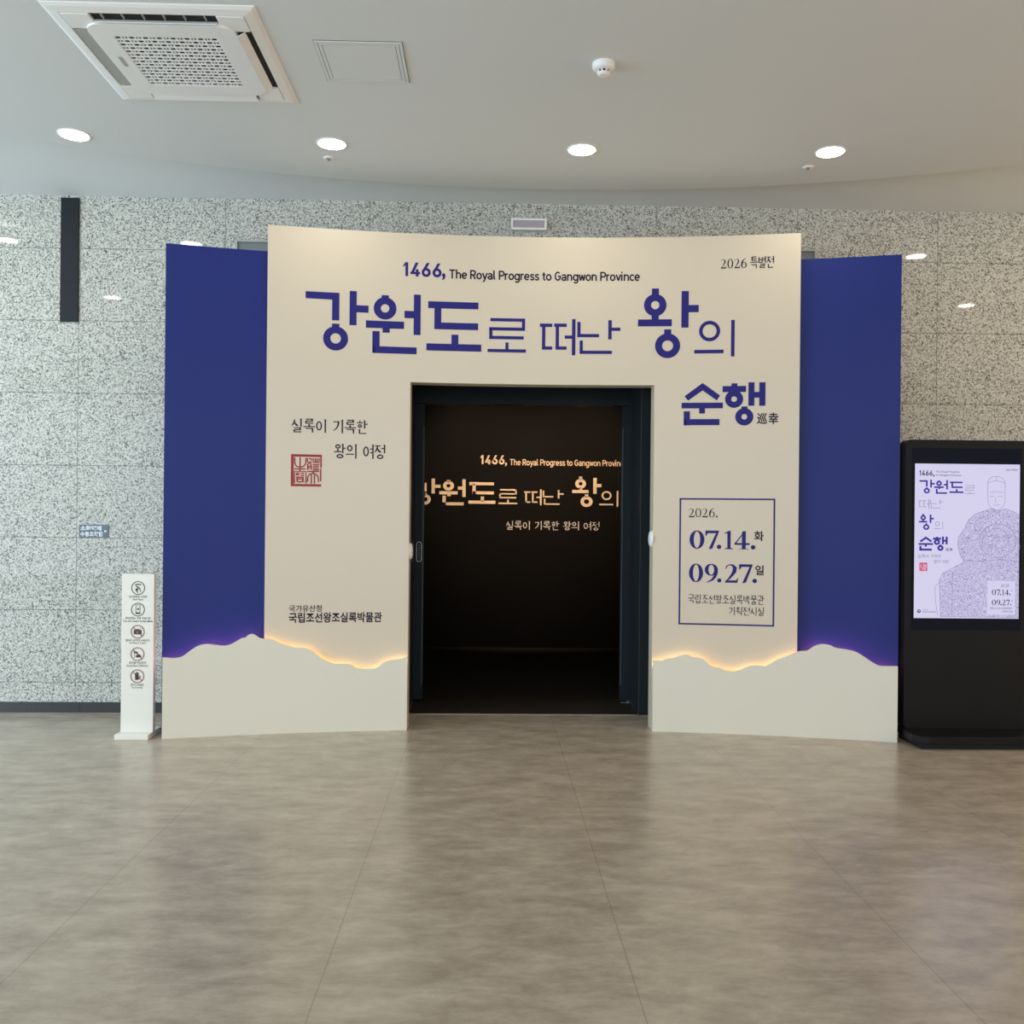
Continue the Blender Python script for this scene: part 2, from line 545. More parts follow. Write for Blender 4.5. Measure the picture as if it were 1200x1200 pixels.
# headline syllables cut as geometric shapes: r = bar (x0, z0, x1, z1), o = ring (x, z, R, r), p = polygon; metres on the portal front
G = {
 '강': [('r',-1.2674,2.9518,-1.0442,2.9998),('r',-1.0915,2.8101,-1.0435,2.9969),('r',-0.9748,2.7823,-0.9276,3.0174),('r',-0.9319,2.8721,-0.8472,2.9211),('o',-1.0661,2.6865,0.0831,0.0351),('r',-1.0909,2.7467,-1.0422,2.7879)],
 '원': [('o',-0.735,2.9074,0.0773,0.0289),('r',-0.7596,2.9585,-0.7105,2.9981),('r',-0.8643,2.7694,-0.6046,2.8199),('r',-0.7512,2.7397,-0.7022,2.7799),('r',-0.8194,2.5986,-0.7706,2.7485),('r',-0.5384,2.7307,-0.4915,3.011),('r',-0.6024,2.8457,-0.5337,2.8962),('r',-0.8189,2.5972,-0.5167,2.6445)],
 '도': [('r',-0.4404,2.921,-0.0914,2.9686),('r',-0.3964,2.7762,-0.3492,2.9447),('r',-0.3958,2.7758,-0.0916,2.8233),('r',-0.2767,2.659,-0.2293,2.7406),('r',-0.4501,2.6263,-0.0688,2.6755)],
 '로': [('r',-0.0071,2.841,0.2356,2.8632),('r',0.2136,2.7784,0.2359,2.8635),('r',-0.0144,2.7773,0.2346,2.7995),('r',-0.0142,2.7163,0.0081,2.7973),('r',-0.0139,2.7167,0.2272,2.739),('r',0.0996,2.6428,0.1211,2.6945),('r',-0.0249,2.6253,0.2432,2.6476)],
 '떠': [('r',0.3397,2.8068,0.4263,2.8307),('r',0.3554,2.6477,0.3781,2.8257),('r',0.3562,2.648,0.4272,2.6707),('r',0.4395,2.8079,0.5272,2.8318),('r',0.4504,2.6488,0.4737,2.8268),('r',0.4511,2.649,0.5281,2.6717),('r',0.5644,2.6098,0.5889,2.8636),('r',0.5143,2.7259,0.5692,2.7486)],
 '난': [('r',0.6015,2.7372,0.6241,2.8447),('r',0.6019,2.7376,0.7537,2.7603),('r',0.8175,2.7226,0.8412,2.8568),('r',0.8364,2.7823,0.9016,2.805),('r',0.6187,2.6203,0.6414,2.7146),('r',0.6191,2.6208,0.8439,2.6435)],
 '왕': [('r',1.1171,3.0213,1.1651,3.0769),('o',1.1406,2.961,0.0774,0.0288),('r',1.1167,2.8512,1.1654,2.8964),('r',1.023,2.8131,1.2552,2.8617),('o',1.228,2.6772,0.086,0.0375),('r',1.204,2.7431,1.2524,2.7916),('r',1.3209,2.8023,1.3698,3.0571),('r',1.3636,2.9089,1.438,2.9594)],
 '의': [('o',1.5128,2.7767,0.0712,0.047),('r',1.4097,2.6221,1.6079,2.6469),('r',1.6577,2.5986,1.681,2.8513)],
 '순': [('p',[(1.4693,2.4167),(1.5879,2.3287),(1.5652,2.2956),(1.4698,2.3654)]),('p',[(1.4693,2.4167),(1.4698,2.3654),(1.3714,2.2952),(1.3472,2.3255)]),('r',1.3277,2.2409,1.6071,2.2801),('r',1.4473,2.205,1.4867,2.248),('r',1.343,2.123,1.3851,2.2207),('r',1.3432,2.1242,1.5853,2.1665)],
 '행': [('r',1.6634,2.3842,1.7022,2.4129),('r',1.6036,2.3522,1.7602,2.3944),('o',1.6815,2.3037,0.0604,0.0191),('r',1.7765,2.2567,1.8162,2.4186),('r',1.8479,2.2561,1.8887,2.4177),('r',1.8114,2.3124,1.8541,2.3519),('o',1.7503,2.1812,0.0601,0.019),('r',1.7314,2.224,1.7707,2.2527)],
}
ML = [(-2.114, 0.533), (-2.062, 0.526), (-2.009, 0.537), (-1.963, 0.572), (-1.916, 0.603), (-1.87, 0.613), (-1.829, 0.609), (-1.781, 0.601), (-1.734, 0.602), (-1.686, 0.623), (-1.651, 0.645), (-1.624, 0.651), (-1.603, 0.669), (-1.582, 0.674), (-1.561, 0.665), (-1.54, 0.65), (-1.512, 0.64), (-1.477, 0.64), (-1.435, 0.623), (-1.392, 0.602), (-1.349, 0.587), (-1.292, 0.575), (-1.235, 0.57), (-1.199, 0.551), (-1.162, 0.521), (-1.119, 0.49), (-1.075, 0.47), (-1.031, 0.459), (-0.973, 0.462), (-0.936, 0.454), (-0.906, 0.436), (-0.877, 0.426), (-0.832, 0.424), (-0.781, 0.425), (-0.751, 0.438), (-0.722, 0.463), (-0.692, 0.478), (-0.647, 0.485), (-0.602, 0.489), (-0.568, 0.506)]
MR = [(1.148, 0.491), (1.199, 0.489), (1.238, 0.505), (1.284, 0.511), (1.33, 0.529), (1.368, 0.536), (1.414, 0.52), (1.46, 0.515), (1.491, 0.502), (1.522, 0.473), (1.56, 0.455), (1.59, 0.453), (1.628, 0.437), (1.674, 0.429), (1.719, 0.435), (1.764, 0.457), (1.801, 0.472), (1.845, 0.475), (1.89, 0.471), (1.919, 0.484), (1.963, 0.513), (2.007, 0.535), (2.051, 0.552), (2.102, 0.577), (2.131, 0.584), (2.167, 0.589), (2.21, 0.62), (2.246, 0.633), (2.282, 0.634), (2.31, 0.628), (2.339, 0.614), (2.381, 0.608), (2.424, 0.602), (2.466, 0.591), (2.508, 0.566), (2.55, 0.537), (2.592, 0.512), (2.619, 0.504), (2.661, 0.504), (2.707, 0.506)]


def glyphs(s, dx=0.0, dz=0.0, thin=1.0):
    """Cut letters of the headline; thin < 1 draws bars and rings with lighter strokes."""
    bm = bmesh.new()
    for ch in s:
        for g in G[ch]:
            if g[0] == 'r':
                x0, z0, x1, z1 = g[1:]
                if thin < 1:
                    if x1 - x0 > z1 - z0:
                        c, h = (z0 + z1) / 2, (z1 - z0) * thin / 2
                        z0, z1 = c - h, c + h
                    else:
                        c, h = (x0 + x1) / 2, (x1 - x0) * thin / 2
                        x0, x1 = c - h, c + h
                f_rect(bm, x0 + dx, z0 + dz, x1 + dx, z1 + dz)
            elif g[0] == 'o':
                R, r = g[3], g[4]
                if thin < 1:
                    c, h = (R + r) / 2, (R - r) * thin / 2
                    R, r = c + h, c - h
                f_ring(bm, g[1] + dx, g[2] + dz, R, r)
            else:
                f_poly(bm, [(x + dx, z + dz) for x, z in g[1]])
    return bm


# ---- a small book-face (thick uprights, thin level strokes) for the Korean text lines and the dates
CHO = 'ㄱㄲㄴㄷㄸㄹㅁㅂㅃㅅㅆㅇㅈㅉㅊㅋㅌㅍㅎ'
JUNG = 'ㅏㅐㅑㅒㅓㅔㅕㅖㅗㅘㅙㅚㅛㅜㅝㅞㅟㅠㅡㅢㅣ'
JONG = ' ㄱㄲㄳㄴㄵㄶㄷㄹㄺㄻㄼㄽㄾㄿㅀㅁㅂㅄㅅㅆㅇㅈㅊㅋㅌㅍㅎ'
SIOT = [('d', (.50, 1, .8), (.40, .55, 1.1), (.22, .25, .8), (0, 0, .35)), ('d', (.44, .62, .5), (.66, .30, 1.1), (1, .02, 1.2))]
JAMO = {
    'ㄱ': [('h', 0, .97, .95), ('v', .93, 1, 0)],
    'ㄱl': [('h', .05, .95, .95), ('d', (.9, .97, 1.2), (.80, .55, 1.0), (.5, .22, .7), (.05, 0, .35))],
    'ㄴ': [('v', .1, 1, .03), ('h', .08, 1, .06)],
    'ㄷ': [('h', .05, .95, .95), ('v', .1, .95, .03), ('h', .08, 1, .06)],
    'ㄹ': [('h', .05, .92, .96), ('v', .9, .98, .5), ('h', .08, .92, .53), ('v', .1, .53, .02), ('h', .08, 1, .05)],
    'ㅁ': [('v', .1, 1, 0), ('v', .9, 1, 0), ('h', .1, .9, .95), ('h', .1, .9, .05)],
    'ㅂ': [('v', .1, 1, 0), ('v', .9, 1, 0), ('h', .1, .9, .55), ('h', .1, .9, .05)],
    'ㅅ': SIOT,
    'ㅇ': [('o', .5, .48, .46, .48)],
    'ㅈ': [('h', .05, .95, .95)] + SIOT,
    'ㅌ': [('h', .05, .95, .96), ('h', .1, .9, .52), ('v', .1, .95, .03), ('h', .08, 1, .05)],
    'ㅎ': [('d', (.42, 1.05, 1.1), (.58, .93, .9)), ('h', 0, 1, .76), ('o', .5, .27, .36, .28)],
    'ㅏ': [('v', .30, 1, 0), ('h', .3, .98, .52)], 'ㅓ': [('v', .80, 1, 0), ('h', .05, .8, .55)],
    'ㅕ': [('v', .80, 1, 0), ('h', .1, .8, .68), ('h', .1, .8, .42)], 'ㅣ': [('v', .60, 1, 0)],
    'ㅗ': [('v', .5, .95, .12), ('h', 0, 1, .12)], 'ㅜ': [('h', 0, 1, .85), ('v', .5, .85, 0)], 'ㅡ': [('h', 0, 1, .5)],
}
TALL, FLAT, BOTH = 'ㅏㅓㅕㅣ', 'ㅗㅜㅡ', {'ㅘ': 'ㅗㅏ', 'ㅢ': 'ㅡㅣ', 'ㅚ': 'ㅗㅣ'}


def jamo(bm, j, b, ox, w):
    x0, z0, x1, z1 = b
    X = lambda u: ox + x0 + u * (x1 - x0)
    Z = lambda v: z0 + v * (z1 - z0)
    for s in JAMO[j]:
        if s[0] == 'h':
            f_stroke(bm, [(X(s[1]), Z(s[3]), w * .62), (X(s[2]) - w * .5, Z(s[3]) + w * .1, w * .62), (X(s[2]), Z(s[3]) + w * .05, w * 1.0)])
        elif s[0] == 'v':
            f_stroke(bm, [(X(s[1]) - w * .12, Z(s[2]), w * 1.35), (X(s[1]), Z(s[2]) - w * .9, w), (X(s[1]), Z(s[3]), w * .92)])
        elif s[0] == 'd':
            f_stroke(bm, [(X(p[0]), Z(p[1]), w * p[2]) for p in s[1:]])
        else:
            rx, rz = s[3] * (x1 - x0), s[4] * (z1 - z0)
            f_ring(bm, X(s[1]), Z(s[2]), rx, rx - w * .9, rz, rz - w * .75, seg=28)


def book_type(text, w=0.075, gap=1.0):
    bm = bmesh.new()
    x = 0.0
    for ch in text:
        if ch == ' ':
            x += 0.42
            continue
        k = ord(ch) - 0xAC00
        i, v, f = CHO[k // 588], JUNG[k % 588 // 28], JONG[k % 28]
        fin = f != ' '
        if v in TALL:
            jamo(bm, 'ㄱl' if i == 'ㄱ' else i, (.06, .45, .56, .93) if fin else (.05, .17, .58, .88), x, w)
            jamo(bm, v, (.60, .40, .98, 1) if fin else (.62, 0, .98, 1), x, w)
            if fin: jamo(bm, f, (.22, 0, .84, .33), x, w)
        elif v in FLAT:
            jamo(bm, i, (.18, .66, .82, .99) if fin else (.16, .46, .84, .95), x, w)
            jamo(bm, v, (.02, .40, .98, .62) if fin else (.02, .05, .98, .42), x, w)
            if fin: jamo(bm, f, (.20, 0, .82, .31), x, w)
        else:
            h, t = BOTH[v]
            jamo(bm, i, (.10, .66, .58, .98) if fin else (.10, .50, .60, .95), x, w)
            jamo(bm, h, (.02, .42, .66, .64) if fin else (.02, .12, .68, .46), x, w)
            jamo(bm, t, (.66, .36, .99, 1) if fin else (.68, 0, .99, 1), x, w)
            if fin: jamo(bm, f, (.20, 0, .84, .31), x, w)
        x += gap
    return bm


def digit(bm, d, x, wd, ht, z=0.0, wt=1.0):
    """Old-style serif numeral in a box wd x ht at (x, z)."""
    P = lambda pts: f_poly(bm, [(x + a * wd, z + b * ht) for a, b in pts])
    Q = lambda pts: f_stroke(bm, [(x + a * wd, z + b * ht, c * wt * min(wd, ht)) for a, b, c in pts])
    if d == '0':
        f_ring(bm, x + wd / 2, z + ht / 2, wd / 2, wd / 2 - .25 * wd * wt, ht / 2, ht / 2 - .05 * ht)
    elif d == '1':
        s = .33 * wt
        P([(.52 - s / 2, .03), (.52 + s / 2, .03), (.52 + s / 2, 1), (.52, 1), (0, .88), (0, .84), (.52 - s / 2, .87)])
        P([(.0, 0), (1, 0), (1, .03), (.75, .06), (.25, .06), (0, .03)])
    elif d == '7':
        P([(.0, 1), (1, 1), (1, .95), (.40 + .1 * wt, .02), (.40 - .14 * wt, -.02), (.78, .86), (.18, .86), (.07, .72), (0, .72)])
    elif d == '4':
        s = .22 * wt
        P([(.62 - s / 2, 0), (.62 + s / 2, 0), (.62 + s / 2, 1), (.62 - s / 2, .96)])
        P([(.0, .24), (1, .24), (1, .34), (.0, .34)])
        P([(.0, .30), (.10, .30), (.66, .93), (.66, 1)])
        P([(.32, 0), (.92, 0), (.92, .03), (.32, .03)])
    elif d == '2':
        Q([(.06, .74, .05), (.14, .88, .07), (.34, .965, .06), (.58, .94, .14), (.75, .80, .26), (.72, .62, .26), (.55, .42, .18), (.30, .20, .11), (.06, .05, .07)])
        P([(0, 0), (.94, 0), (1, .26), (.95, .26), (.86, .13), (.1, .12)])
    elif d == '9':
        f_ring(bm, x + .48 * wd, z + .68 * ht, .48 * wd, .48 * wd - .24 * wd * wt, .32 * ht, .27 * ht)
        P([(.96, .70), (.95, .50), (.84, .28), (.60, .10), (.16, -.02), (.15, .02), (.48, .16), (.66, .36), (.70, .58), (.72, .70)])
    elif d == '6':
        f_ring(bm, x + .52 * wd, z + .32 * ht, .48 * wd, .48 * wd - .24 * wd * wt, .32 * ht, .27 * ht)
        P([(.04, .30), (.05, .50), (.16, .72), (.40, .90), (.84, 1.02), (.85, .98), (.52, .84), (.34, .64), (.30, .42), (.28, .30)])
    elif d == '.':
        f_disc(bm, x + wd / 2, z + wd / 2, wd / 2)


def on_plane(bm, y):
    for v in bm.verts:
        v.co.y = y
    return bm


# the portal is gently curved in plan: its front stands this far in front of the wall
PXC, PK, PD = 0.2566, 0.0561, 0.4462
def front(x, off=0.0):
    return -(PD + PK * (x - PXC) ** 2) - off


def on_portal(bm, lift=0.0015):
    """Lay a flat shape on the curved front of the portal."""
    x0, _, x1, _ = bounds(bm)
    x = math.ceil(x0 / 0.08) * 0.08
    while x < x1:
        bmesh.ops.bisect_plane(bm, geom=bm.verts[:] + bm.edges[:] + bm.faces[:], plane_co=(x, 0, 0), plane_no=(1, 0, 0))
        x += 0.08
    for v in bm.verts:
        v.co.y = front(v.co.x, lift)
    return bm


def curved(bm, cols, off, thick):
    """A board following the portal's curve; cols = [(x, z_bottom, z_top), ...]."""
    A = []
    for x, z0, z1 in cols:
        y = front(x, off)
        A.append([bm.verts.new(p) for p in ((x, y, z0), (x, y, z1), (x, y + thick, z1), (x, y + thick, z0))])
    for a, b in zip(A, A[1:]):
        for i in range(4):
            j = (i + 1) % 4
            bm.faces.new((a[i], b[i], b[j], a[j]))
    bm.faces.new(A[0][::-1])
    bm.faces.new(A[-1])


def span(x0, x1, z0, z1, step=0.1):
    n = max(1, round((x1 - x0) / step))
    return [(x0 + (x1 - x0) * i / n, z0, z1) for i in range(n + 1)]


# ------------------------------------------------------------------ the setting
bm = bmesh.new()
box(bm, -12, 12, -14, 3.9, -0.12, 0)
struct('floor', bm, M['floor'])

# main ceiling: a flat field with a curved front edge, a little below the strip that runs along the granite wall
HC = 3.81
pts = [(-12, -14), (12, -14), (12, -9.0), (8.2, -9.0)]
ca, cb, cr = 0.378, -8.349, 8.014
for i in range(0, 97):
    a = math.radians(0 + 180 * i / 96)
    pts.append((ca + cr * math.cos(a), cb + cr * math.sin(a)))
pts += [(-7.6, -9.0), (-12, -9.0)]
bm = bmesh.new()
lo = [bm.verts.new((p[0], p[1], HC)) for p in pts]
hi = [bm.verts.new((p[0], p[1], HC + 1.2)) for p in pts]
fs = [bm.faces.new(lo), bm.faces.new(hi)]
for i in range(len(pts)):
    j = (i + 1) % len(pts)
    bm.faces.new((lo[i], lo[j], hi[j], hi[i]))
for f in fs: f.normal_update()
bmesh.ops.triangulate(bm, faces=fs)
struct('ceiling', bm, M['ceiling'])
bm = bmesh.new()
v = [bm.verts.new(p) for p in ((-12, 0.3, 3.79), (12, 0.3, 3.79), (12, -9.0, 4.75), (-12, -9.0, 4.75))]
f = bm.faces.new(v)
r = bmesh.ops.extrude_face_region(bm, geom=[f])
for q in r['geom']:
    if isinstance(q, bmesh.types.BMVert): q.co.z += 0.12
struct('ceiling_strip', bm, M['ceiling'])

bm = bmesh.new()
box(bm, -12, -1.905, 0, 0.45, 0.078, 3.86)
box(bm, 2.446, 12, 0, 0.45, 0.078, 3.86)
box(bm, -1.905, 2.446, 0, 0.45, 3.515, 3.86)
struct('wall_front', bm, M['granite'])
bm = bmesh.new()
for x0, x1 in ((-12, -3.02), (-3.017, -1.905)):
    box(bm, x0, x1, -0.002, 0.4, 0, 0.078)
struct('baseboard_left', bm, M['granite_dark'])
struct('baseboard_right', BX(2.446, 12, -0.002, 0.4, 0, 0.078), M['granite_dark'])

# doorway of the gallery behind the portal: grey steel surround, dark lined passage, two sliding leaves drawn back
DOOR = tag(empty('door_1', (0.27, 0.0, 0)), 'dark steel gallery doorway with two open sliding leaves behind the white portal', 'doorway', kind='structure')
bm = bmesh.new()
box(bm, -1.905, -0.86, 0.012, 0.4, 0, 3.515)
box(bm, 1.40, 2.446, 0.012, 0.4, 0, 3.515)
box(bm, -0.86, 1.40, 0.012, 0.4, 2.72, 3.515)
struct('surround_panel', bm, M['steel_grey'], DOOR)
bm = bmesh.new()
for x0, x1, z0, z1 in ((-1.905, -1.89, 0, 3.515), (2.431, 2.446, 0, 3.515), (-1.89, 2.431, 3.50, 3.515)):
    box(bm, x0, x1, -0.006, 0.012, z0, z1)
struct('surround_edge', bm, M['grey_plastic'], DOOR)
bm = bmesh.new()
box(bm, -0.86, -0.595, 0.0, 0.42, 0.012, 2.72)
box(bm, 1.13, 1.40, 0.0, 0.42, 0.012, 2.72)
box(bm, -0.595, 1.13, 0.0, 0.42, 2.55, 2.72)
struct('passage_lining', bm, M['door_dark'], DOOR, bevel=0.004)
struct('jamb_edge', BX(1.130, 1.135, -0.003, 0.0, 0.012, 2.72), M['door_edge'], DOOR)
bm = bmesh.new()
box(bm, -0.86, -0.60, 0.004, 0.42, 0, 0.012)
box(bm, 1.136, 1.40, 0.004, 0.42, 0, 0.012)
struct('plinth', bm, M['black_trim'], DOOR)
struct('header', BX(-0.86, 1.40, 0.425, 0.55, 2.375, 2.72), M['door_dark'], DOOR)
struct('threshold', BX(-0.595, 1.13, -0.004, 0.010, 0, 0.004), M['brass'], DOOR)
for x0, x1, hx, ex in ((-1.36, -0.521, -0.557, -0.527), (1.052, 1.90, 1.40, 1.058)):
    leaf = struct('door_leaf', BX(x0, x1, 0.45, 0.50, 0.02, 2.375), M['door_dark'], DOOR, bevel=0.003)
    bm = bmesh.new()
    prism(bm, round_rect(ex - 0.006, ex + 0.006, 0.14, 2.2, 0.004), 0.446, 0.452)
    struct('edge_strip', bm, M['door_edge'], leaf)
bm = bmesh.new()
ro, ri = round_rect(hx0 := -0.578, -0.536, 1.115, 1.275, 0.020), round_rect(-0.574, -0.540, 1.119, 1.271, 0.017)
a = [bm.verts.new((x, 0.444, z)) for x, z in ro]; b = [bm.verts.new((x, 0.444, z)) for x, z in ri]
c = [bm.verts.new((x, 0.450, z)) for x, z in ro]
for i in range(len(ro)):
    j = (i + 1) % len(ro)
    bm.faces.new((a[i], a[j], b[j], b[i])); bm.faces.new((a[j], a[i], c[i], c[j]))
L = [o for o in bpy.data.objects if o.name == 'door_leaf'][0]
ph = struct('pull_handle', bm, M['chrome'], L)
bm = bmesh.new()
for i in range(6):
    box(bm, -0.560, -0.554, 0.446, 0.450, 1.14 + i * 0.02, 1.148 + i * 0.02)
struct('handle_marks', bm, M['grey_plastic'], L)
bm = bmesh.new()
box(bm, 1.062, 1.128, 0.435, 0.447, 0, 0.012); box(bm, 1.108, 1.128, 0.42, 0.447, 0.0, 0.024)
struct('floor_guide', bm, M['chrome'], DOOR, bevel=0.002)

# dark gallery behind
struct('wall_gallery_back', BX(-3.0, 3.6, 3.6, 3.7, 0, 3.2), M['dark_room'])
struct('wall_gallery_left', BX(-3.1, -3.0, 0.56, 3.7, 0, 3.2), M['dark_room'])
struct('wall_gallery_right', BX(3.6, 3.7, 0.56, 3.7, 0, 3.2), M['dark_room'])
bm = bmesh.new()
box(bm, -3.1, -0.86, 0.5, 0.56, 0, 3.2); box(bm, 1.40, 3.7, 0.5, 0.56, 0, 3.2); box(bm, -0.86, 1.40, 0.55, 0.60, 2.40, 3.2)
struct('wall_gallery_front', bm, M['dark_room'])
struct('ceiling_gallery', BX(-3.1, 3.7, 0.5, 3.7, 3.2, 3.3), M['dark_room'])
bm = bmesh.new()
box(bm, -3.0, 3.6, 0.60, 3.6, 0.0, 0.003); box(bm, -0.595, 1.13, 0.010, 0.60, 0.0, 0.003)  # from threshold to leaves the passage shade is put into the dark colour
struct('floor_gallery', bm, mat('dark_gallery_floor', lin((52, 44, 38)), 0.8, spec=0.2, vary=0.1, vscale=30))

# lettering on the back wall of the gallery, lit by two warm spots under its ceiling
GT = tag(empty('wall_lettering', (0.45, 3.6, 0)), 'pale gold exhibition title on the black wall seen through the doorway', 'lettering')
for ch in '강원도로떠난왕의':
    bm = glyphs(ch)
    for v in bm.verts:
        v.co.x = -0.573 + (v.co.x + 0.8643) * 0.8019
        v.co.z = 1.618 + (v.co.z - 2.5986) * 0.715
    obj('title_letter', on_plane(bm, 3.598), M['gold_letter'], GT)
for bm in (join(year_figures(-0.11, 2.088, 0.165, 2.19), T(',', 0.17, 2.066, 0.193, 2.112, 0.03)), fit(plain_type('The Royal Progress to Gangwon Province', 0.16), 0.225, 2.058, 1.56, 2.152)):
    obj('english_line', on_plane(bm, 3.598), M['gold_letter'], GT)
for bm in pieces(fit(book_type('실록이 기록한 왕의 여정', 0.105), 0.188, 1.343, 1.256, 1.449), 0.03):
    obj('tagline_word', on_plane(bm, 3.598), M['pale_letter'], GT)
for x in (-0.4, 1.35):
    l = bpy.data.lights.new('gallery_spot', 'SPOT')
    l.energy = 150; l.color = (1.0, 0.80, 0.58); l.spot_size = math.radians(70); l.spot_blend = 0.9; l.shadow_soft_size = 0.05
    o = bpy.data.objects.new('gallery_spot', l); COL.objects.link(o)
    o.location = (x, 2.0, 3.1)
    o.rotation_euler = (Vector((x * 0.55 + 0.2, 3.6, 1.95)) - o.location).to_track_quat('-Z', 'Y').to_euler()

# ------------------------------------------------------------------ the exhibition portal
POR = tag(empty('entrance_portal', (0.2566, -0.45, 0)), 'big curved white and blue exhibition portal with indigo Korean headline around the doorway', 'portal')
bm = bmesh.new()
curved(bm, span(-1.515, -0.557, 0, 3.435), 0, 0.13)
curved(bm, span(1.141, 2.111, 0, 3.435), 0, 0.13)
curved(bm, span(-0.557, 1.141, 2.403, 3.435), 0, 0.13)
bmesh.ops.remove_doubles(bm, verts=bm.verts, dist=0.0005)
main = obj('main_panel', bm, M['white_panel'], POR)
for x0, x1 in ((-2.162, -1.516), (2.112, 2.760)):
    bm = bmesh.new()
    curved(bm, span(x0, x1, 0, 3.268), -0.05, 0.08)
    tag(obj('wing_panel', bm, M['blue'], POR), 'cobalt blue side panel')
ML[0] = (-2.127, 0.533); ML[-1] = (-0.556, 0.506); MR[0] = (1.141, 0.491); MR[-1] = (2.720, 0.506)


def smooth_line(p, n=3):
    out = []
    for i in range(len(p) - 1):
        a, b, c, d = p[max(0, i - 1)], p[i], p[i + 1], p[min(len(p) - 1, i + 2)]
        for k in range(n):
            t = k / n
            out.append(tuple(0.5 * (2 * b[q] + (c[q] - a[q]) * t + (2 * a[q] - 5 * b[q] + 4 * c[q] - d[q]) * t * t
                                    + (3 * b[q] - a[q] - 3 * c[q] + d[q]) * t ** 3) for q in (0, 1)))
    return out + [p[-1]]


for line, xe in ((ML, -1.515), (MR, 2.111)):
    line = smooth_line(line)
    bm = bmesh.new()
    curved(bm, [(x, 0, z) for x, z in line], 0.05, 0.018)
    mb = tag(obj('mountain_board', bm, M['mountain'], POR), 'white mountain ridge board lit along its top edge')
    for white in (True, False):
        part = [(x, z - 0.034, z - 0.020) for x, z in line if (((x > xe) == (xe < 0)) if white else ((x < xe - 0.04) if xe < 0 else (x > xe + 0.04)))]
        bm = bmesh.new()
        curved(bm, part, 0.031, 0.005)
        obj('light_strip', bm, M['led_gold' if white else 'led_violet'], mb)
for x, s, y, z in ((1.141, -1, -0.445, 1.33), (-0.557, 1, -0.42, 1.228)):
    bm = bmesh.new()
    lathe(bm, [(0.058, 0), (0.058, 0.008), (0.050, 0.016), (0.03, 0.021), (0, 0.022)], seg=32)
    bmesh.ops.rotate(bm, verts=bm.verts, matrix=Matrix.Rotation(s * PI / 2, 3, 'Y'))
    bmesh.ops.translate(bm, verts=bm.verts, vec=(x, y, z))
    tag(obj('round_fitting', bm, M['white_plastic'], POR, smooth=True), 'small white rounded fitting on the inner edge of the opening')

for ch in '강원도로떠난왕의순행':
    obj('headline_letter', on_portal(glyphs(ch)), M['ink_blue'], main)
for bm in (T('巡', 1.8344, 2.130, 1.9018, 2.2064, 0.018), T('幸', 1.9101, 2.1295, 1.9743, 2.2086, 0.018)):
    obj('hanja_letter', on_portal(bm), M['ink_dark'], main)
obj('year_lettering', on_portal(join(year_figures(-0.6141, 3.1357, -0.3498, 3.2334), T(',', -0.3464, 3.118, -0.3228, 3.166, 0.03))), M['ink_blue'], main)
obj('english_lettering', on_portal(fit(plain_type('The Royal Progress to Gangwon Province'), -0.2961, 3.1115, 1.0341, 3.196)), M['ink_dark'], main)

bm = bmesh.new()
x = 1.5831
for d, w in (('2', .042), ('0', .042), ('2', .042), ('6', .042)):
    digit(bm, d, x, w * 0.92, 0.066, 3.208, 0.85)
    x += w + 0.003
for b in (bm, fit(book_type('특별전', 0.125), 1.780, 3.202, 1.9367, 3.2875)):
    obj('season_lettering', on_portal(b), M['ink_dark'], main)
for bm in (pieces(fit(book_type('실록이 기록한', 0.118), -1.3518, 2.0341, -0.8448, 2.1334), 0.022)
           + pieces(fit(book_type('왕의 여정', 0.118), -1.0693, 1.8659, -0.7245, 1.9657), 0.022)):
    obj('tagline_word', on_portal(bm), M['ink_dark'], main)
for bm in (T('국가유산청', -1.3571, 0.8139, -1.1415, 0.8605, 0.012), T('국립조선왕조실록박물관', -1.3566, 0.7391, -0.7369, 0.8093, 0.022)):
    obj('museum_lettering', on_portal(bm), M['ink_dark'], main)

# red seal print: frame and seal-script strokes, measured on a 1000-unit square
SX0, SZ0, SX1, SZ1 = -1.3519, 1.6693, -1.1503, 1.8874
bm = bmesh.new()
sx = lambda u: SX0 + (SX1 - SX0) * (u - 225) / 705
sz = lambda v: SZ1 - (SZ1 - SZ0) * (v - 255) / 740
def srect(a, b, c, d): f_rect(bm, sx(a), sz(d), sx(c), sz(b))
def sline(pts, w=28): f_stroke(bm, [(sx(u), sz(v), w * 0.000288) for u, v in pts])
srect(225, 255, 930, 312); srect(225, 312, 285, 985); srect(225, 940, 920, 995); srect(895, 312, 930, 560); srect(890, 580, 922, 870)
for p in ([(305, 335), (312, 470), (350, 535), (430, 552), (510, 535), (560, 470), (568, 335)], [(432, 320), (432, 640)],
          [(300, 593), (560, 593)], [(305, 925), (305, 650), (570, 650), (570, 925)], [(345, 690), (420, 690)], [(345, 730), (420, 730)],
          [(450, 690), (530, 690)], [(450, 740), (530, 740)], [(350, 700), (350, 740)], [(345, 785), (520, 785)], [(345, 825), (520, 825)],
          [(370, 785), (370, 870)], [(500, 785), (500, 870)], [(350, 880), (400, 880)], [(390, 905), (480, 880), (530, 890)],
          [(600, 345), (600, 430), (700, 430)], [(630, 355), (700, 355), (690, 400)], [(605, 610), (605, 480), (650, 460), (690, 480), (690, 610)],
          [(620, 530), (680, 530)], [(620, 570), (660, 570)], [(735, 340), (735, 440), (870, 440), (870, 340)], [(780, 340), (780, 440)],
          [(825, 340), (825, 440)], [(725, 490), (875, 490)], [(740, 530), (855, 530), (855, 575), (740, 575), (740, 530)], [(725, 612), (870, 612)],
          [(600, 648), (870, 648)], [(735, 648), (735, 690)], [(605, 890), (610, 780), (650, 715), (730, 690), (810, 715), (850, 780), (855, 890)],
          [(693, 720), (693, 930)], [(765, 720), (765, 930)]):
    sline(p, 30)
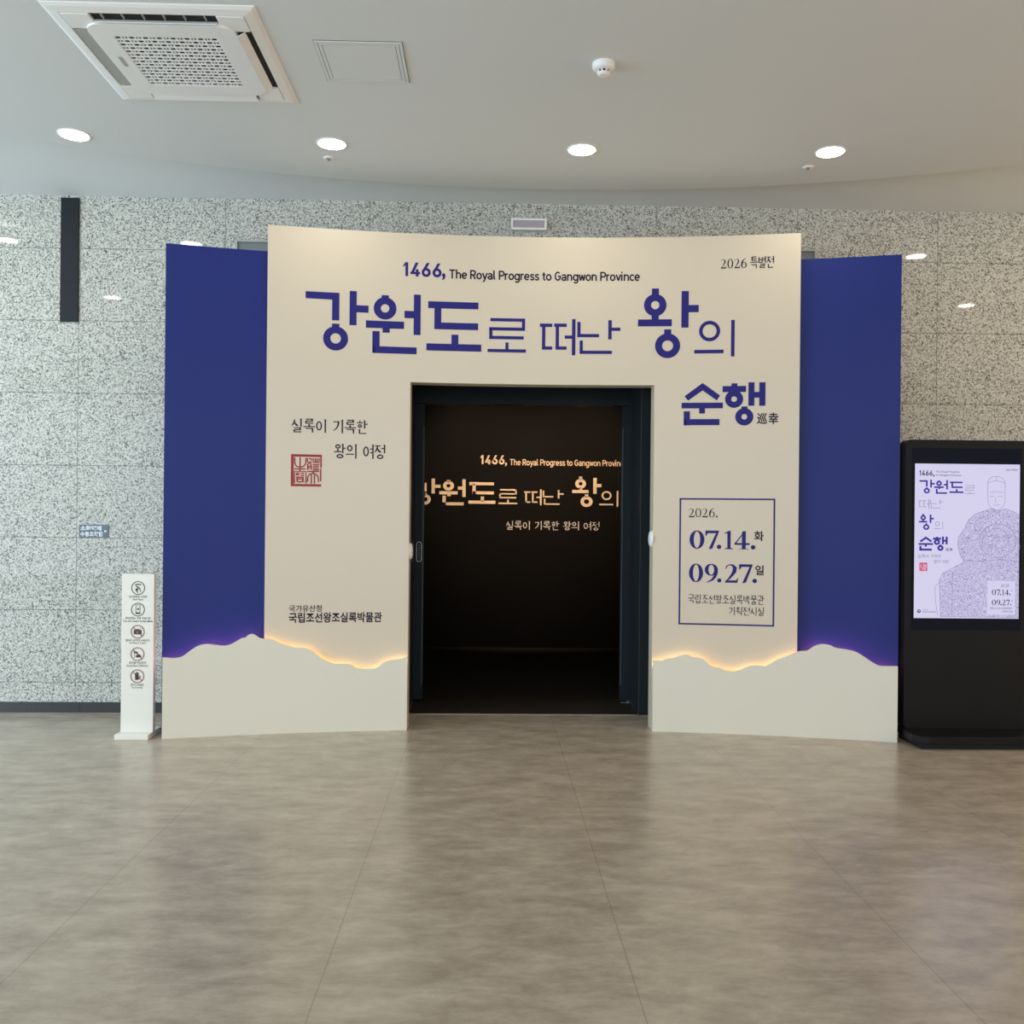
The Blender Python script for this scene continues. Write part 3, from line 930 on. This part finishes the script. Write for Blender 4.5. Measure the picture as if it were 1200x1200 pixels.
obj('seal_print', on_portal(bm), M['ink_red'], main)

bm = bmesh.new()
x0, x1, z0, z1, t = 1.3208, 1.9597, 0.739, 1.6175, 0.0105
f_rect(bm, x0, z0, x1, z0 + t); f_rect(bm, x0, z1 - t, x1, z1); f_rect(bm, x0, z0 + t, x0 + t, z1 - t); f_rect(bm, x1 - t, z0 + t, x1, z1 - t)
obj('date_frame', on_portal(bm), M['ink_blue'], main)
u = 0.000794                                       # one unit of the layout below in metres
for s, zb, ht in (((('0', 130, 127), ('7', 265, 115), ('.', 362, 38), ('1', 427, 73), ('4', 510, 128), ('.', 648, 38)), 1.2665, 0.1270),
                  ((('0', 128, 120), ('9', 262, 116), ('.', 368, 36), ('2', 432, 113), ('7', 552, 112), ('.', 664, 38)), 1.0350, 0.1285)):
    bm = bmesh.new()
    for d, px, w in s:
        digit(bm, d, 1.3906 + (px - 130) * u, w * u, ht, zb, 1.14)
    obj('date_lettering', on_portal(bm), M['ink_blue'], main)
bm = bmesh.new()
x = 1.3831
for d in '2026':
    digit(bm, d, x, 0.0395, 0.0625, 1.485, 0.75)
    x += 0.0455
f_disc(bm, x + 0.008, 1.491, 0.0062)
for b, nm in zip((bm, T('화', 1.8222, 1.3253, 1.8868, 1.3929, 0.02), T('일', 1.8328, 1.0905, 1.8889, 1.158, 0.02),
                                      fit(book_type('국립조선왕조실록박물관', 0.105), 1.3829, 0.8858, 1.8936, 0.9507),
                                      fit(book_type('기획전시실', 0.105), 1.6598, 0.8094, 1.8915, 0.8711)),
                 ('date_year', 'weekday_letter', 'weekday_letter', 'venue_lettering', 'venue_lettering')):
    obj(nm, on_portal(b), M['ink_dark'], main)

# ------------------------------------------------------------------ digital kiosk on the right
KI = tag(empty('digital_kiosk', (3.195, -0.75, 0)), 'tall black display kiosk with lit lavender poster screen, right of the portal', 'display kiosk')
bm = bmesh.new()
prism(bm, round_rect(2.777, 3.613, 0.085, 2.017, 0.035), -0.80, -0.70)
body = obj('body', bm, M['kiosk_black'], KI, bevel=0.006)
bm = bmesh.new()
o8 = [(2.785, -0.66), (2.785, -0.79), (2.755, -0.83), (2.755, -0.97), (2.775, -1.03), (2.83, -1.05), (3.56, -1.05), (3.615, -1.03), (3.635, -0.97), (3.635, -0.66)]
lo = [bm.verts.new((x, y, 0.038)) for x, y in o8]; hi = [bm.verts.new((x, y, 0.088)) for x, y in o8]
bm.faces.new(lo); bm.faces.new(hi)
for i in range(10):
    bm.faces.new((lo[i], lo[(i + 1) % 10], hi[(i + 1) % 10], hi[i]))
obj('base_plate', bm, M['kiosk_black'], KI, bevel=0.006)
obj('plinth', BX(2.80, 3.59, -1.01, -0.68, 0, 0.038), M['black_trim'], KI)
bm = bmesh.new()
prism(bm, round_rect(2.822, 3.562, 0.745, 1.962, 0.008), -0.803, -0.799)
glass = obj('glass_front', bm, M['kiosk_glass'], KI)
SU = lambda x, y: (x - (155 - 14 * (y - 215) / 913)) / (620 + 2 * (y - 215) / 913)
kx = lambda x, y: 2.838 + SU(x, y) * 0.710
kz = lambda y: 1.857 - (y - 215) / 913 * 1.032
KY = -0.804
obj('screen', BX(2.838, 3.548, KY, KY + 0.001, 0.825, 1.857), M['screen'], KI)
scr = bpy.data.objects['screen']


def kfit(bm, x0, y0, x1, y1):
    ym = (y0 + y1) / 2
    return fit(bm, kx(x0, ym), kz(y1), kx(x1, ym), kz(y0))


def kpoly(pts): 
    bm = bmesh.new()
    f_poly(bm, [(kx(*p), kz(p[1])) for p in pts])
    return bm


def klines(lines, w=0.0028):
    bm = bmesh.new()
    for p in lines:
        f_stroke(bm, [(kx(*q), kz(q[1]), w) for q in p])
    return bm


def arc(cx, cy, rx, ry, a0, a1, n=14):
    return [(cx + rx * math.cos(math.radians(a0 + (a1 - a0) * i / n)), cy - ry * math.sin(math.radians(a0 + (a1 - a0) * i / n))) for i in range(n + 1)]


robe = [(606, 478), (560, 492), (505, 512), (468, 545), (442, 600), (408, 648), (402, 690), (412, 742), (436, 786), (428, 802), (370, 832),
        (312, 862), (292, 905), (296, 1010), (296, 1118), (762, 1122), (768, 508), (735, 494), (688, 478), (668, 484), (632, 490), (620, 484)]
obj('poster_robe', on_plane(kpoly(robe), KY - 0.0008), M['screen_pattern'], scr)
spiral = [(640 + (6 + 5.2 * i) * math.cos(i * 0.52) * 0.92, 668 - (6 + 5.2 * i) * math.sin(i * 0.52) * 0.88) for i in range(20)]
lines = [robe + [robe[0]], arc(634, 330, 52, 44, 0, 180), [(582, 330), (600, 318), (634, 312), (668, 318), (686, 330)], [(634, 290), (634, 312)],
         [(582, 330), (584, 440), (596, 470), (632, 488), (668, 472), (684, 442), (686, 330)], [(596, 382), (634, 376), (674, 382)],
         arc(610, 408, 14, 4, 0, 180), arc(656, 408, 14, 4, 0, 180), [(630, 410), (626, 436), (638, 438)], arc(632, 452, 18, 5, 180, 360),
         [(606, 478), (634, 505), (688, 478)], arc(640, 668, 108, 100, 0, 360, 30), spiral,
         [(436, 786), (520, 790), (640, 780), (764, 790)], [(285, 920), (266, 945), (270, 1030), (282, 1112)], [(372, 850), (366, 1110)],
         arc(560, 580, 60, 50, 60, 250), arc(720, 700, 50, 70, -80, 140)]
obj('poster_figure_lines', on_plane(klines(lines), KY - 0.0014), M['screen_grey'], scr)
bm = kpoly([(578, 905), (742, 905), (740, 1105), (574, 1105)])
obj('poster_date_box', on_plane(bm, KY - 0.0020), M['screen'], scr)
for bm in (kfit(glyphs('강원도'), 178, 310, 438, 393), kfit(glyphs('왕'), 174, 512, 262, 607),
                                  kfit(glyphs('순행'), 171, 645, 343, 730)):
    obj('poster_title', on_plane(bm, KY - 0.0026), M['screen_blue'], scr)
for bm in (kfit(glyphs('로', thin=.6), 447, 340, 505, 391), kfit(glyphs('떠난', thin=.6), 172, 425, 318, 482),
                                       kfit(glyphs('의', thin=.6), 263, 555, 316, 605)):
    obj('poster_thin_title', on_plane(bm, KY - 0.0026), M['screen_grey'], scr)
small = (kfit(year_figures(0, 0, 3, 1), 178, 255, 256, 287), kfit(font(',', 0.03), 259, 280, 268, 293), kfit(plain_type('The Royal Progress', .11), 275, 256, 415, 271),
          kfit(plain_type('to Gangwon Province', .11), 275, 276, 425, 291), kfit(font('巡幸', 0.01), 330, 712, 372, 731),
          kfit(book_type('실록이 기록한'), 168, 751, 305, 772), kfit(book_type('왕의 여정'), 260, 783, 350, 804),
          kfit(font('국립조선왕조실록박물관'), 192, 1086, 272, 1096), kfit(font('국가유산청'), 192, 1076, 222, 1083),
          kfit(font('2026 특별전'), 690, 240, 760, 254), klines([arc(171, 1087, 8, 8, 0, 360, 20), arc(171, 1088, 5, 5, 180, 360)], 0.006),
          kfit(font('국립조선왕조실록박물관'), 590, 1060, 725, 1073), kfit(font('기획전시실'), 662, 1079, 725, 1092))
dates = []
for s, yb in (((('0', 603, 25), ('7', 630, 23), ('.', 650, 8), ('1', 662, 15), ('4', 679, 27), ('.', 707, 8)), 989),
              ((('0', 603, 25), ('9', 630, 24), ('.', 652, 8), ('2', 663, 23), ('7', 688, 22), ('.', 710, 8)), 1049)):
    d1 = bmesh.new()
    dates.append(d1)
    for d, px, w in s:
        digit(d1, d, kx(px, yb), kx(px + w, yb) - kx(px, yb), kz(yb - 33) - kz(yb), kz(yb))
d1 = bmesh.new()
dates.append(d1)
for i, d in enumerate('2026'):
    digit(d1, d, kx(656 + i * 13, 940), 0.0125, 0.022, kz(941), 0.6)
for bm in list(small) + dates + [kfit(font('화'), 718, 957, 726, 967), kfit(font('일'), 720, 1017, 728, 1027)]:
    obj('poster_small_type', on_plane(bm, KY - 0.0026), M['screen_dark'], scr)
bm = kpoly([(175, 800), (222, 800), (222, 850), (175, 850)])
obj('poster_seal', on_plane(bm, KY - 0.0020), M['screen_red'], scr)
obj('poster_seal_lines', on_plane(klines([[(183, 810), (183, 828), (200, 828), (200, 806)], [(190, 838), (212, 838)], [(208, 810), (208, 845)],
                                          [(214, 812), (214, 830)]], 0.004), KY - 0.0026), M['screen'], scr)

# ------------------------------------------------------------------ white notice stand on the left
ST = tag(empty('notice_stand', (-2.31, -0.72, 0)), 'slim white upright notice stand with five round pictograms, left of the portal', 'notice stand')
obj('base', BX(-2.424, -2.205, -0.845, -0.60, 0, 0.034), M['stand_white'], ST, bevel=0.003)
pan = obj('panel', BX(-2.412, -2.200, -0.772, -0.732, 0.034, 1.0755), M['stand_white'], ST, bevel=0.003)
SXC, SY = -2.305, -0.7728
zz = lambda y: 1.0755 - (y - 672.5) * 0.005615
PX = 0.00571
caps = ((689, '전시관람은 조용히', 20, 'Quiet Please', 12), (714.3, '휴대전화는 진동 무음으로', 29, 'Turn off or Switch to Silent Mode', 34),
        (740.2, '플래시 삼각대 사용금지', 27, 'No Flash or Tripod', 18), (766.4, '음식물 반입금지', 19, 'Do not Eat or Drink here', 24.5),
        (792.3, '만지지 마세요', 15, 'No Touching', 12))
for i, (y, ko, kw, en, ew) in enumerate(caps):
    c = zz(y)
    bm = bmesh.new()
    f_ring(bm, SXC, c, 0.0445, 0.0395)
    if i >= 2:
        d = 0.0415 * math.cos(PI / 4)
        f_stroke(bm, [(SXC - d, c + d, 0.0045), (SXC + d, c - d, 0.0045)])
    obj('pictogram_ring', on_plane(bm, SY - (0.0016 if i >= 2 else 0.0006)), M['picto_red' if i >= 2 else 'picto'], pan)
    bm = bmesh.new()
    X = lambda u: SXC + u * 0.001
    Zv = lambda v: c + v * 0.001
    if i == 0:                                     # finger before lips
        f_stroke(bm, [(X(-20), Zv(20), .007), (X(-6), Zv(24), .007), (X(6), Zv(24), .007), (X(20), Zv(20), .007)])
        f_stroke(bm, [(X(-14), Zv(14), .006), (X(2), Zv(2), .009), (X(12), Zv(-6), .008)])
        f_stroke(bm, [(X(-15), Zv(-2), .005), (X(-12), Zv(-18), .006), (X(0), Zv(-30), .006)])
        f_stroke(bm, [(X(14), Zv(-6), .004), (X(16), Zv(-26), .004)])
        f_disc(bm, X(-6), Zv(-10), .007)
    elif i == 1:                                   # telephone set to silent
        for a in ((-15, 30, 15, 33), (-15, -26, -12, 30), (12, -26, 15, 30), (-15, -29, 15, -18)):
            f_rect(bm, X(a[0]), Zv(a[1]), X(a[2]), Zv(a[3]))
        f_poly(bm, [(X(-8), Zv(4)), (X(6), Zv(13)), (X(6), Zv(-5))])
    elif i == 2:                                   # camera with flash
        f_rect(bm, X(-25), Zv(-17), X(-9), Zv(12)); f_rect(bm, X(9), Zv(-17), X(25), Zv(12)); f_rect(bm, X(-9), Zv(8), X(9), Zv(18)); f_rect(bm, X(-9), Zv(-17), X(9), Zv(-11))
        f_ring(bm, X(0), Zv(-1), .010, .006, seg=24)
        f_stroke(bm, [(X(14), Zv(18), .002), (X(22), Zv(28), .002)])
    elif i == 3:                                   # food and drink
        f_poly(bm, [(X(-26), Zv(14)), (X(-20), Zv(20)), (X(2), Zv(14)), (X(2), Zv(4)), (X(-20), Zv(5))])
        f_stroke(bm, [(X(-20), Zv(4), .003), (X(-18), Zv(-24), .003)])
        f_poly(bm, [(X(-10), Zv(-10)), (X(2), Zv(0)), (X(14), Zv(-1)), (X(24), Zv(-12)), (X(24), Zv(-22)), (X(-10), Zv(-22))])
    else:                                          # raised hand
        f_rect(bm, X(-14), Zv(-24), X(8), Zv(6))
        for k, h in enumerate((20, 27, 28, 24)):
            f_stroke(bm, [(X(-12 + k * 6), Zv(0), .0052), (X(-12 + k * 6.4), Zv(h), .0048)])
        f_stroke(bm, [(X(6), Zv(-16), .008), (X(18), Zv(-4), .006), (X(22), Zv(2), .005)])
    obj('pictogram', on_plane(bm, SY - 0.0011), M['picto'], pan)
    yk = y + 10.1
    for bm in (T(ko, SXC - kw * PX / 2, zz(yk + 1.5), SXC + kw * PX / 2, zz(yk - 1.5), 0.006),
              T(en, SXC - ew * PX / 2, zz(yk + 4.6), SXC + ew * PX / 2, zz(yk + 2.2), 0.006)):
        obj('caption', on_plane(bm, SY - 0.0006), M['picto'], pan)

# ------------------------------------------------------------------ small things on the granite wall
SG = tag(empty('wall_sign', (-2.923, 0, 1.294)), 'small grey-blue Korean sign with white arrow on granite, above the notice stand', 'sign')
obj('plate', BX(-3.031, -2.816, -0.006, 0, 1.294, 1.3895), M['sign_blue'], SG)
bm = bmesh.new()
f_poly(bm, [(-2.844, 1.333), (-2.824, 1.342), (-2.844, 1.352)])
obj('arrow', on_plane(bm, -0.0068), M['sign_white'], SG)
for bm in (T('소화약제', -3.020, 1.345, -2.866, 1.382, 0.03), T('수동조작함', -3.020, 1.302, -2.855, 1.339, 0.03)):
    obj('lettering', on_plane(bm, -0.0068), M['sign_white'], SG)

PL = tag(empty('indicator_lamp', (0.271, 0, 3.612)), 'unlit white framed lilac indicator lamp on granite above the portal', 'wall lamp')
bm = bmesh.new()
for a in ((0.140, 0.403, 3.612, 3.626), (0.140, 0.403, 3.682, 3.6955), (0.140, 0.154, 3.626, 3.682), (0.389, 0.403, 3.626, 3.682)):
    box(bm, a[0], a[1], -0.05, 0, a[2], a[3])
obj('frame', bm, M['white_plastic'], PL)
cv = obj('cover', BX(0.154, 0.389, -0.042, 0, 3.626, 3.682), M['lilac'], PL)
obj('lettering', on_plane(T('소화약제방출', 0.170, 3.634, 0.375, 3.674, 0.01), -0.0428), M['lilac_ink'], cv)

tag(obj('black_wall_strip', BX(-3.182, -3.052, -0.014, 0, 2.886, 3.80), M['black_trim']), 'black vertical metal strip hanging down the granite wall from the ceiling', 'wall strip')

# ------------------------------------------------------------------ ceiling things
AC = tag(empty('ceiling_air_conditioner', (-1.598, -2.125, HC)), 'square white cassette air conditioner with grid grille in the ceiling', 'air conditioner')
def loop(bm, h, z):
    return [bm.verts.new((x * h, y * h, z)) for x, y in ((-1, -1), (1, -1), (1, 1), (-1, 1))]
bm = bmesh.new()
Ls = [loop(bm, h, z) for h, z in ((0.494, 0), (0.493, -0.004), (0.474, -0.012), (0.430, -0.0185), (0.422, -0.004))]
for a, b in zip(Ls, Ls[1:]):
    for i in range(4):
        bm.faces.new((a[i], a[(i + 1) % 4], b[(i + 1) % 4], b[i]))
for sx_ in (-1, 1):
    for sy_ in (-1, 1):
        xs = sorted((sx_ * 0.295, sx_ * 0.426)); ys = sorted((sy_ * 0.295, sy_ * 0.426))
        box(bm, xs[0], xs[1], ys[0], ys[1], -0.0205, -0.004)
def local(name, bm, m, parent, **k):
    o = obj(name, bm, m, None, **k)
    o.parent = parent
    return o
local('frame', bm, M['white_plastic'], AC, bevel=0.003)
local('cavity', BX(-0.424, 0.424, -0.424, 0.424, -0.0035, -0.001), M['cavity'], AC)
bm = bmesh.new()
ro = round_rect(-0.354, 0.354, -0.354, 0.354, 0.075, 8)
g = 0.250
ri = round_rect(-g, g, -g, g, 0.004, 8)
a = [bm.verts.new((x, y, -0.030)) for x, y in ro]; b = [bm.verts.new((x, y, -0.030)) for x, y in ri]
c = [bm.verts.new((x, y, -0.006)) for x, y in ro]; d = [bm.verts.new((x, y, -0.018)) for x, y in ri]
for i in range(len(ro)):
    j = (i + 1) % len(ro)
    bm.faces.new((a[i], a[j], b[j], b[i])); bm.faces.new((a[j], a[i], c[i], c[j])); bm.faces.new((b[i], b[j], d[j], d[i]))
gp = local('grille_panel', bm, M['white_plastic'], AC)
bm = bmesh.new()
n = 15
for i in range(n + 1):
    p = -g + 2 * g * i / n
    box(bm, p - 0.0048, p + 0.0048, -g, g, -0.0275, -0.021)
    box(bm, -g, g, p - 0.0042, p + 0.0042, -0.0295, -0.024)
    if i < n:
        for k in range(n):
            if (i + k) % 2:
                q = -g + 2 * g * (k + 0.5) / n
                box(bm, p + 0.012, p + 0.019, q - 0.011, q + 0.011, -0.027, -0.022)
local('grille', bm, M['white_plastic'], gp)
local('grille_backing', BX(-g, g, -g, g, -0.012, -0.010), M['cavity'], gp)
bm = bmesh.new()
pp = round_rect(-0.308, -0.288, -0.05, 0.05, 0.009)
lo = [bm.verts.new((x, y, -0.0312)) for x, y in pp]
bm.faces.new(lo)
local('badge', bm, M['grey_plastic'], gp)
def louver(x, y, z, rot, tilt, half, m):
    bm = bmesh.new()
    box(bm, -0.285, 0.285, -half, half, -0.002, 0.002)
    bmesh.ops.rotate(bm, verts=bm.verts, matrix=Matrix.Rotation(tilt, 3, 'X'))
    bmesh.ops.rotate(bm, verts=bm.verts, matrix=Matrix.Rotation(rot, 3, 'Z'))
    bmesh.ops.translate(bm, verts=bm.verts, vec=(x, y, z))
    return local('louver', bm, m, AC, bevel=0.001)
louver(0, 0.391, -0.026, PI, 0.10, 0.034, M['white_plastic'])
louver(-0.389, 0, -0.016, -PI / 2, 0.06, 0.030, M['grey_plastic'])
louver(0.378, 0, -0.026, PI / 2, -0.55, 0.022, M['white_plastic'])
louver(0, -0.372, -0.022, 0, 0.9, 0.012, M['white_plastic'])
for i in range(6):
    x = -0.24 + i * 0.096
    local('vane', BX(x - 0.002, x + 0.002, -0.419, -0.380, -0.018, -0.004), M['grey_plastic'], AC)

HA = tag(empty('access_hatch', (-0.674, -2.110, HC)), 'square white access hatch flush in the ceiling beside the air conditioner', 'ceiling hatch')
def ring_sq(bm, ax, ay, bx, by, z0, z1):
    for x0, x1, y0, y1 in ((-ax, ax, -ay, -by), (-ax, ax, by, ay), (-ax, -bx, -by, by), (bx, ax, -by, by)):
        box(bm, x0, x1, y0, y1, z0, z1)
local('shadow_gap', BX(-0.221, 0.221, -0.214, 0.214, -0.0015, 0), M['groove_shade'], HA)  # dark backing plate, the shade of the grooves put into its colour
bm = bmesh.new(); ring_sq(bm, 0.218, 0.211, 0.203, 0.196, -0.006, -0.0015)
local('outer_frame', bm, M['ceiling'], HA)
bm = bmesh.new(); ring_sq(bm, 0.200, 0.193, 0.184, 0.177, -0.005, -0.0015)
local('inner_frame', bm, M['ceiling'], HA)
local('panel', BX(-0.181, 0.181, -0.174, 0.174, -0.005, -0.0015), M['ceiling'], HA)

SM = tag(empty('smoke_detector', (0.566, -2.15, HC)), 'round white smoke detector on the ceiling', 'smoke detector')
bm = bmesh.new()
lathe(bm, [(0.058, 0), (0.058, -0.014), (0.056, -0.026), (0.048, -0.034), (0.038, -0.037), (0.0, -0.037)])
local('base', bm, M['white_plastic'], SM, smooth=True)
bm = bmesh.new()
lathe(bm, [(0.033, -0.049), (0.032, -0.055), (0.024, -0.062), (0.0, -0.064)])
lathe(bm, [(0.033, -0.049), (0.0, -0.049)])
for i in range(8):
    a = 2 * PI * (i + 0.5) / 8
    q = [(0.0325 * math.cos(a + s), 0.0325 * math.sin(a + s)) for s in (-.12, .12)] + [(0.026 * math.cos(a + s), 0.026 * math.sin(a + s)) for s in (.15, -.15)]
    lo = [bm.verts.new((x, y, -0.050)) for x, y in q]; hi = [bm.verts.new((x, y, -0.036)) for x, y in q]
    for k in range(4):
        bm.faces.new((lo[k], lo[(k + 1) % 4], hi[(k + 1) % 4], hi[k]))
local('sensing_head', bm, M['white_plastic'], SM)
bm = bmesh.new()
lathe(bm, [(0.028, -0.0365), (0.028, -0.0492)])
local('sensing_chamber', bm, M['cavity'], SM)

def sprinkler(x, y, label):
    r = tag(empty('sprinkler', (x, y, HC)), label, 'sprinkler')
    bm = bmesh.new()
    lathe(bm, [(0.036, 0), (0.036, -0.002), (0.030, -0.007), (0.013, -0.009), (0.012, -0.003), (0, -0.003)], seg=28)
    local('rosette', bm, M['white_plastic'], r, smooth=True)
    bm = bmesh.new()
    lathe(bm, [(0.005, -0.003), (0.005, -0.011), (0.010, -0.012), (0.010, -0.014), (0, -0.014)], seg=20)
    local('deflector', bm, M['chrome'], r)
sprinkler(-1.072, -0.834, 'small white ceiling sprinkler below the second downlight from the left')
sprinkler(2.088, -0.832, 'small white ceiling sprinkler below the rightmost downlight')

def make_downlight():
    r = empty('downlight', (0, 0, 0))
    bm = bmesh.new()
    lathe(bm, [(0.097, 0), (0.097, -0.003), (0.092, -0.006), (0.084, -0.004), (0.083, -0.001)], seg=48)
    local('trim_ring', bm, M['white_plastic'], r, smooth=True)
    bm = bmesh.new()
    lathe(bm, [(0.0835, -0.003), (0.0, -0.003)], seg=48)
    local('diffuser', bm, M['lamp'], r)
    return r
proto = make_downlight()
lamps = [(-2.591, -1.124, 'lit round downlight at far left, below the air conditioner'),
         (-1.014, -1.064, 'lit round downlight above the left sprinkler'),
         (0.565, -1.047, 'lit round downlight below the smoke detector'),
         (2.141, -1.089, 'lit round downlight at far right, beside the right sprinkler'),
         (-4.15, -1.10, 'lit round downlight out of frame, mirrored in granite at far left edge'),
         (3.73, -1.13, 'lit round downlight out of frame, mirrored in granite beside the right blue panel'),
         (-4.08, -3.13, 'lit round downlight out of frame, mirrored in granite right of the black strip'),
         (5.10, -2.90, 'lit round downlight out of frame, mirrored in granite above the kiosk')]
for i, (x, y, lab) in enumerate(lamps):
    if i == 0:
        o = proto
    else:
        o = proto.copy(); COL.objects.link(o)
        for ch in proto.children:
            c = ch.copy(); COL.objects.link(c); c.parent = o
    o.location = (x, y, HC)
    tag(o, lab, 'ceiling light', 'round ceiling downlights')
